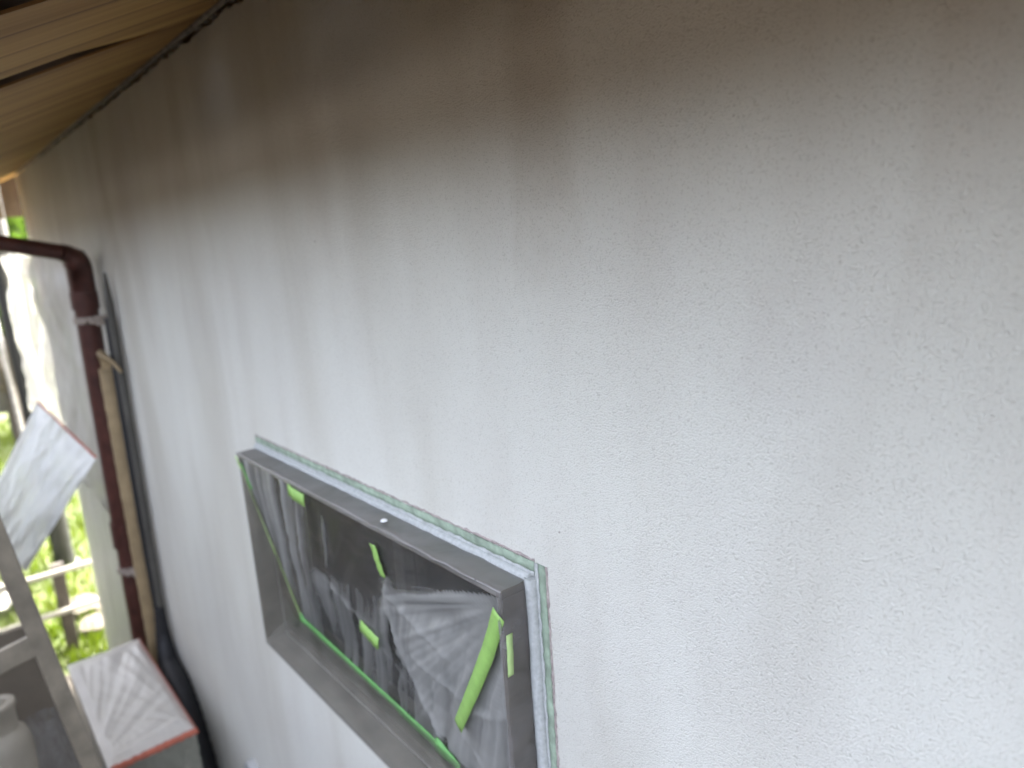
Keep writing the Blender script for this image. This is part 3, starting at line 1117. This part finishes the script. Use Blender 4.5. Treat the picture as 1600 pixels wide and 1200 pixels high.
# ------------------------------------------------------------------ wrapped outdoor unit
BX0, BX1, BY0, BY1, BZ0, BZ1 = -2.79, -2.08, -0.33, -0.10, 0.10, 0.72
unit = thing('wrapped_unit', 'pale box shaped outdoor unit wrapped in clear film with red tape along its edges', 'outdoor unit', (BX0, BY0, GZ))
mb = MB()
mb.box((BX0, BY0, BZ0), (BX1, BY1, BZ1))
mb.build('body', M['box'], unit, bevel=0.012)
for x in (BX0 + 0.08, BX1 - 0.12):
    mb = MB()
    mb.box((x, BY0 - 0.02, GZ), (x + 0.05, BY1 + 0.02, BZ0 - 0.001))
    mb.build('foot', M['steel'], unit)
mb = MB()
def box_top(u, v):
    x = BX0 - 0.004 + (BX1 - BX0 + 0.008) * u
    y = BY0 - 0.004 + (BY1 - BY0 + 0.008) * v
    ang = math.atan2(v + 0.12, (u - 0.93) * 2.2)
    k = fbm((ang * 6.5, 0.9 * math.hypot(u - .93, v + .12), 4), 3)
    e = min(1, 10 * min(u, 1 - u, v, 1 - v))
    return (x, y, BZ1 + 0.003 + e * (0.012 + 0.007 * k + 0.005 * fbm((math.atan2(v - 1.05, (u - 1.0) * 2.2) * 5.0, 0.7 * math.hypot(u - 1, v - 1), 12), 3)))
mb.grid(box_top, 70, 50)
mb.build('top_film', M['film_box'], unit)
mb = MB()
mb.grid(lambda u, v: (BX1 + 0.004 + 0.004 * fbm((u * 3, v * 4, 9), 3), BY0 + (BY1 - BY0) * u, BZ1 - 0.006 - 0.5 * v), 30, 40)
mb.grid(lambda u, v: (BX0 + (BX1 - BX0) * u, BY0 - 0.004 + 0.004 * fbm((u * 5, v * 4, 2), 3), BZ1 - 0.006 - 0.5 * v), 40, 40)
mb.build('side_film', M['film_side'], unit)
for a, b, wd in (((BX0, BY1 + 0.003, BZ1), (BX1 + 0.004, BY1 + 0.003, BZ1), (0, 0.5, -1)), ((BX1 + 0.005, BY0, BZ1), (BX1 + 0.005, BY1 + 0.004, BZ1), (0.5, 0, -1))):
    tape_ribbon([p + Vector((0, 0, 0.006)) for p in lerp_pts(a, b, 40)], wd, 0.018, edge=0.004).build('edge_tape', M['red'], unit, solid=0.001)

# ------------------------------------------------------------------ hanging plastic sheets
def sheet_fn(P00, P10, P01, P11, amp, seed, nrm=(0, -1, 0), edge_drop=0.0, fold=1.0):
    P00, P10, P01, P11, nrm = map(Vector, (P00, P10, P01, P11, nrm))
    def f(u, v):
        p = P00.lerp(P10, u).lerp(P01.lerp(P11, u), v)
        k = fbm((u * 7 * fold, v * 1.6, seed), 4) + 0.5 * fbm((u * 18 * fold + v * 2, v * 4, seed + 3), 3)
        p = p + nrm * amp * k
        p.z -= edge_drop * fbm((u * 3, 0, seed + 8), 2) * (1 - v)
        return p
    return f


s1 = thing('plastic_sheet', 'tall white plastic sheet hanging past the wall corner behind the downpipe', 'plastic sheet', (-4.5, -0.03, 2.2), 'white masking sheets by the downpipe')
mb = MB()
mb.grid(sheet_fn((-5.85, -0.02, 2.235), (-3.05, -0.022, 2.165), (-5.98, -0.02, 1.15), (-3.05, -0.022, 1.0), 0.045, 3.1, (0.15, -1, 0), 0.03), 90, 60)
mb.build('sheet', M['film_sheet'], s1)
mb = MB()
mb.grid(sheet_fn((-4.56, -0.012, 1.02), (-3.05, -0.014, 1.0), (-4.56, -0.012, -0.25), (-3.05, -0.014, -0.25), 0.012, 6.4, (0, -1, 0), 0.0), 50, 40)
mb.build('lower_sheet', M['film_sheet'], s1)
s2 = thing('plastic_sheet', 'white plastic flap with a red brown edge, pulled aside to a point', 'plastic sheet', (-3.4, -0.2, 1.5), 'white masking sheets by the downpipe')
A_, B_, C_, D_ = Vector((-3.42, -0.203, 1.585)), Vector((-3.02, -0.090, 1.395)), Vector((-3.35, -0.372, 0.905)), Vector((-3.2, -0.45, 1.27))
mb = MB()
mb.grid(sheet_fn(A_, B_, D_, C_, 0.022, 1.3, (0.9, -0.3, 0), 0.0, 0.6), 70, 70)
mb.build('sheet', M['film_flap'], s2)
tape_ribbon([p + Vector((0.012, -0.004, 0.002)) for p in lerp_pts(A_, B_, 30)], (0.2, 0.4, 0.6), 0.010, edge=0.002).build('edge_tape', M['red'], s2, solid=0.001)
mb = MB()
mb.grid(lambda u, v: (-6.5 + 0.55 * u, -0.62 + 0.28 * v, GZ + 0.06 + 0.05 * fbm((u * 4, v * 4, 3), 4)), 40, 30)
tag(mb.build('plastic_sheet', M['film_sheet']), 'white plastic sheet lying in the sun on the lawn', 'plastic sheet', 'white masking sheets by the downpipe')

# ------------------------------------------------------------------ insect screen leaning on its side
sc = thing('insect_screen', 'grey framed insect screen standing tilted in front of the wrapped unit', 'insect screen', (-1.75, -0.4, 0.6))
# local frame of the screen: u along the rails, v up the stiles
o0 = Vector((-1.75, -0.352, 0.80))
vd = Vector((-0.01, -0.124, 0.992)).normalized()
ud = Vector((0.16, -0.98, -0.10)).normalized()
ud = (ud - vd * ud.dot(vd)).normalized()
nd_ = ud.cross(vd).normalized()
def bar(m, u0, u1, v0, v1, d0, d1):
    vs = [o0 + ud * u + vd * v + nd_ * d for v in (v0, v1) for d in (d0, d1) for u in (u0, u1)]
    return m.hexa(vs)
W_, H0, H1 = 0.75, -0.25, 0.86
bar(MB(), 0, 0.036, H0, H1, -0.009, 0.009).build('stile', M['screen_frame'], sc, bevel=0.003)
bar(MB(), W_ - 0.028, W_, H0, H1, -0.009, 0.009).build('stile', M['screen_frame'], sc, bevel=0.003)
for v0, v1 in ((H0, H0 + 0.03), (0.495, 0.545), (H1 - 0.03, H1)):
    bar(MB(), 0.0285, W_ - 0.0285, v0, v1, -0.008, 0.008).build('rail', M['screen_frame'], sc, bevel=0.003)
for v0, v1 in ((H0 + 0.03, 0.495), (0.545, H1 - 0.03)):
    q = [o0 + ud * u + vd * v for (u, v) in ((0.028, v0), (W_ - 0.028, v0), (W_ - 0.028, v1), (0.028, v1))]
    MB().add(q, [(0, 1, 2, 3)]).build('mesh', M['mesh'], sc)

# brown board stood on edge between the screen and the unit
mb = MB()
mb.hexa([(x, y + (0.0 if z < 1 else lean), z) for z, lean in ((0.541, 0.0), (1.235, -0.055)) for y in (-1.15, -0.36) for x in (-2.052, -2.042)])
tag(mb.build('plywood_board', M['ply'], bevel=0.002), 'dull brown board standing on edge behind the insect screen', 'board')

# crumpled film bundle behind the screen
mb = MB()
def crumple(u, v):
    a = u * 2 * math.pi
    q = Vector((math.cos(a) * 0.7, math.sin(a), 0))
    h = v
    k = 1 + 0.5 * fbm((math.cos(a) * 1.6, math.sin(a) * 1.6, h * 2.5), 4)
    rr = 0.055 * k * (0.35 + 0.65 * math.sin(math.pi * min(1, 0.15 + 0.8 * (1 - h))))
    return (-1.93 + q.x * rr, -0.452 + q.y * rr, 0.545 + 0.50 * h)
mb.grid(crumple, 60, 40)
tag(mb.build('film_bundle', M['film_clear']), 'crumpled bluish film bundle standing behind the insect screen', 'plastic film')

# unseen dark fence across the side yard, added to cut bounce light
bf = thing('shading_fence', 'unseen dark boarded fence added to cut light bounced onto the primed wall', 'fence', (2, -2.7, GZ))
for k in range(34):
    mb = MB()
    mb.box((-3.9 + k * 0.36, -2.72, GZ + 0.03), (-3.9 + k * 0.36 + 0.352, -2.70, 1.92 + 0.01 * random.random()))
    mb.build('board', M['dark_board'], bf)
for k in range(7):
    mb = MB()
    mb.box((-3.9 + k * 2.02, -2.80, GZ), (-3.9 + k * 2.02 + 0.09, -2.721, 1.9))
    mb.build('post', M['dark_board'], bf)

# unseen grey net, added to block sky light from the left wall
sn = thing('shade_net', 'unseen dark grey net added to shade the left part of the wall', 'scaffold net', (-4, -1.4, GZ))
mb = MB()
mb.grid(lambda u, v: (-8.6 + 6.9 * u, -1.40 + 0.05 * math.sin(u * 31) * (0.4 + v) + 0.03 * fbm((u * 9, v * 3, 2), 3), 5.2 - 5.45 * v), 90, 30)
mb.build('net', M['net'], sn)
mb = MB()
mb.tube([(-8.65, -1.49, 5.22), (-1.6, -1.49, 5.22)], 0.024, 12)
mb.build('rail', M['steel'], sn)
for x in (-8.4, -6.0, -4.1, -1.7):
    mb = MB()
    mb.tube([(x, -1.54, GZ), (x, -1.54, 5.4)], 0.024, 12)
    mb.build('standard', M['steel'], sn)

# deck added to shade the lower wall and block ground bounce
dk = thing('shading_deck', 'dark deck added to shade the lower wall, under the trestle and screen', 'scaffold deck', (0.3, -0.9, GZ))
for k in range(4):
    y0 = -1.32 + 0.245 * k
    mb = MB()
    mb.box((-4.2 if k < 3 else -1.98, y0, 0.50), (3.4, y0 + 0.238, 0.54))
    mb.build('deck_plank', M['deck'], dk, bevel=0.004)
for x in (-4.1, -2.2, -0.4, 1.4, 3.2):
    mb = MB()
    mb.box((x, -1.33, 0.44), (x + 0.05, -0.60 if x < -2 else -0.36, 0.498))
    mb.build('ledger', M['steel'], dk)
    for y in (-1.29, -0.62):
        mb = MB()
        mb.tube([(x + 0.025, y, GZ), (x + 0.025, y, 0.439)], 0.021, 10)
        mb.build('leg', M['steel'], dk)

# trestle stool with a white plastic jug
tr = thing('trestle', 'low trestle board under the off white jug, behind the insect screen', 'trestle', (-1.93, -0.6, 0.541))
mb = MB()
mb.box((-2.03, -0.82, 0.705), (-1.80, -0.45, 0.73))
mb.build('top_board', M['ply'], tr, bevel=0.003)
for x in (-2.02, -1.84):
    for y in (-0.80, -0.62):
        mb = MB()
        mb.box((x, y, 0.541), (x + 0.03, y + 0.03, 0.704))
        mb.build('leg', M['steel'], tr)
jug = thing('plastic_jug', 'off white plastic jug with a round open neck behind the insect screen', 'jug', (-1.92, -0.535, 0.731))
mb = MB()
mb.lathe([(a_ * 1.33, b_ * 1.33) for a_, b_ in ((0.0, 0.0), (0.036, 0.0), (0.040, 0.006), (0.041, 0.16), (0.041, 0.21), (0.039, 0.226), (0.034, 0.238), (0.028, 0.243), (0.026, 0.246))],
         (-1.92, -0.535, 0.731), 40)
mb.build('body', M['plastic_white'], jug)
mb = MB()
mb.lathe([(a_ * 1.33, b_ * 1.33) for a_, b_ in ((0.0255, 0.243), (0.0255, 0.286), (0.029, 0.288), (0.029, 0.296), (0.0255, 0.298), (0.0185, 0.298), (0.0165, 0.294), (0.0165, 0.25), (0.0, 0.249))],
         (-1.92, -0.535, 0.731), 40)
mb.build('neck', M['plastic_white'], jug)
mb = MB()
mb.lathe([(0.0005, 0.366), (0.021, 0.366), (0.0212, 0.364)], (-1.92, -0.535, 0.731), 24)  # dark disc set in the neck; its colour stands for the shade inside
mb.build('neck_shade_disc', M['dark'], jug)

# ------------------------------------------------------------------ garden beyond the corner
lawn_n = 42000
x = -4.8 - 9.5 * rng.random(lawn_n) ** 1.4
y = -3.2 + 7.2 * rng.random(lawn_n)
keep = ~((x > -4.75))
x, y = x[keep], y[keep]
n = len(x)
h = 0.05 + 0.06 * rng.random(n)
a = rng.random(n) * 6.283
wd = 0.006 + 0.006 * rng.random(n)
lx, ly = (rng.random(n) - .5) * 0.06, (rng.random(n) - .5) * 0.06
V = np.zeros((n, 3, 3))
V[:, 0] = np.stack([x - np.cos(a) * wd, y - np.sin(a) * wd, np.full(n, GZ - 0.002)], 1)
V[:, 1] = np.stack([x + np.cos(a) * wd, y + np.sin(a) * wd, np.full(n, GZ - 0.002)], 1)
V[:, 2] = np.stack([x + lx, y + ly, GZ + h], 1)
me = bpy.data.meshes.new('lawn')
me.from_pydata(V.reshape(-1, 3).tolist(), [], np.arange(n * 3).reshape(-1, 3).tolist())
me.materials.append(M['grass'])
lawn = bpy.data.objects.new('lawn', me)
COL.objects.link(lawn)
tag(lawn, 'sunlit short lawn grass beyond the house corner', 'grass', kind='stuff')

# low garden fence: white rails on dark posts
fen = thing('garden_fence', 'low garden fence of two white rails on dark posts on the lawn', 'fence', (-5.0, 0, GZ))
for z in (0.255, -0.01):
    mb = MB()
    mb.tube([(-5.0, -2.6, z + 0.0), (-5.0, 3.4, z + 0.02)], 0.019, 14)
    mb.build('rail', M['rail'], fen)
for y in (-2.35, -1.25, -0.145, 0.95, 2.05, 3.15):
    mb = MB()
    mb.box((-5.075, y - 0.035, GZ), (-5.025, y + 0.035, 0.30))
    mb.build('post', M['post'], fen, bevel=0.004)
# stepping stones
for sx, sy, s, lab in ((-5.62, 0.01, 0.17, 'flat pale stone in the grass between the two fence rails'),
                       (-5.24, 0.02, 0.15, 'flat pale stone close behind the lower fence rail'),
                       (-5.62, -0.62, 0.22, 'flat pale stone in the grass beside the sheet on the lawn')):
    mb = MB()
    n = 11
    out = [(sx + s * math.cos(k * 6.283 / n) * random.uniform(.8, 1.15), sy + 0.7 * s * math.sin(k * 6.283 / n) * random.uniform(.8, 1.15)) for k in range(n)]
    vs = [(p[0], p[1], GZ - 0.01) for p in out] + [(sx + (p[0] - sx) * .93, sy + (p[1] - sy) * .93, GZ + 0.05) for p in out] + [(sx, sy, GZ + 0.062)]
    fs = [(k, (k + 1) % n, n + (k + 1) % n, n + k) for k in range(n)] + [(n + k, n + (k + 1) % n, 2 * n) for k in range(n)]
    mb.add(vs, fs)
    o = mb.build('garden_stone', M['stone'])
    tag(o, lab, 'stone', 'flat garden stones in the lawn')


def leaf_mesh(clusters, n, size):
    vs = np.zeros((n, 4, 3))
    cl = np.array([c[:3] for c in clusters])
    rd = np.array([c[3] for c in clusters])
    k = rng.integers(0, len(cl), n)
    d = rng.normal(size=(n, 3))
    d /= np.linalg.norm(d, axis=1)[:, None]
    rad = rng.random(n) ** 0.45
    ctr = cl[k] + d * (rad * rd[k])[:, None] * np.array([1, 1, 0.75])
    t1 = rng.normal(size=(n, 3))
    t1 /= np.linalg.norm(t1, axis=1)[:, None]
    t2 = np.cross(t1, rng.normal(size=(n, 3)))
    t2 /= np.linalg.norm(t2, axis=1)[:, None]
    s = size * (0.6 + 0.8 * rng.random(n))[:, None]
    vs[:, 0] = ctr - t1 * s
    vs[:, 1] = ctr + t2 * s * 0.45
    vs[:, 2] = ctr + t1 * s
    vs[:, 3] = ctr - t2 * s * 0.45
    return vs.reshape(-1, 3).tolist(), np.arange(n * 4).reshape(-1, 4).tolist()


def tree(name, label, cat, x, y, h, cr, n, size, trunk_r=0.09, group=None):
    t = thing(name, label, cat, (x, y, GZ), group)
    mb = MB()
    ph = random.random() * 10
    P = [(x + 0.12 * fbm((ph, i * .5, 0), 2), y + 0.12 * fbm((ph, 4, i * .5), 2), GZ + h * 0.8 * i / 8) for i in range(9)]
    mb.tube(P, [trunk_r * (1 - 0.085 * i) for i in range(9)], 10)
    cl = []
    for k in range(16):
        a = random.random() * 6.283
        zz = GZ + h * random.uniform(0.35, 1.0)
        rr = cr * random.uniform(0.1, 0.9) * (1 - 0.45 * abs((zz - GZ) / h - 0.6))
        c = Vector((x + rr * math.cos(a), y + rr * math.sin(a), zz))
        cl.append((c.x, c.y, c.z, cr * random.uniform(0.22, 0.42)))
        b = Vector(P[min(8, 3 + k % 6)])
        mb.tube([b, b.lerp(c, 0.5) + Vector((0, 0, 0.1)), c], [trunk_r * 0.35, trunk_r * 0.25, trunk_r * 0.1], 6)
    mb.build('trunk', M['bark'], t)
    v, f = leaf_mesh(cl, n, size)
    MB().add(v, f).build('crown', M['leaf'], t)
    return t


tree('garden_tree', 'leafy garden tree with bright gaps, close behind the hanging sheet', 'tree', -9.5, 0.15, 3.6, 1.3, 5000, 0.06, 0.10)
tree('garden_tree', 'taller dark tree standing further back beyond the lawn', 'tree', -15.5, 0.4, 6.0, 2.2, 7000, 0.09, 0.16)
tree('garden_shrub', 'broad rounded shrub at the back of the lawn behind the fence', 'shrub', -13.0, 2.6, 2.0, 1.5, 6000, 0.07, 0.07)
tree('garden_shrub', 'low shrub left of the dark scaffold post', 'shrub', -10.5, -1.7, 1.8, 1.2, 5000, 0.06, 0.06)
v, f = leaf_mesh([(-19 + random.uniform(-.5, .5), yy, GZ + random.uniform(0.4, 1.9), random.uniform(0.6, 0.9)) for yy in np.arange(-12, 14, 0.45)], 26000, 0.10)
hedge = MB().add(v, f).build('hedge', M['leaf'])
tag(hedge, 'long clipped hedge closing the garden at the far end', 'hedge')

# dark scaffold standard with a grey brace, seen past the sheet's left edge
scf = thing('scaffold', 'dark scaffold post with a grey diagonal brace beyond the plastic sheet', 'scaffold', (-6.6, 0.0, GZ))
mb = MB()
mb.tube([(-6.6, 0.03, GZ), (-6.6, 0.03, 4.4)], 0.075, 16)
mb.build('standard', M['dark_steel'], scf)
mb = MB()
mb.tube([(-6.9, -0.10, 3.0), (-6.55, -0.075, 1.05), (-6.5, -0.07, 0.2)], 0.02, 12)
mb.build('brace', M['steel'], scf)
mb = MB()
mb.box((-6.7, -0.07, GZ - 0.0), (-6.5, 0.13, GZ + 0.02))
mb.build('base_plate', M['steel'], scf)
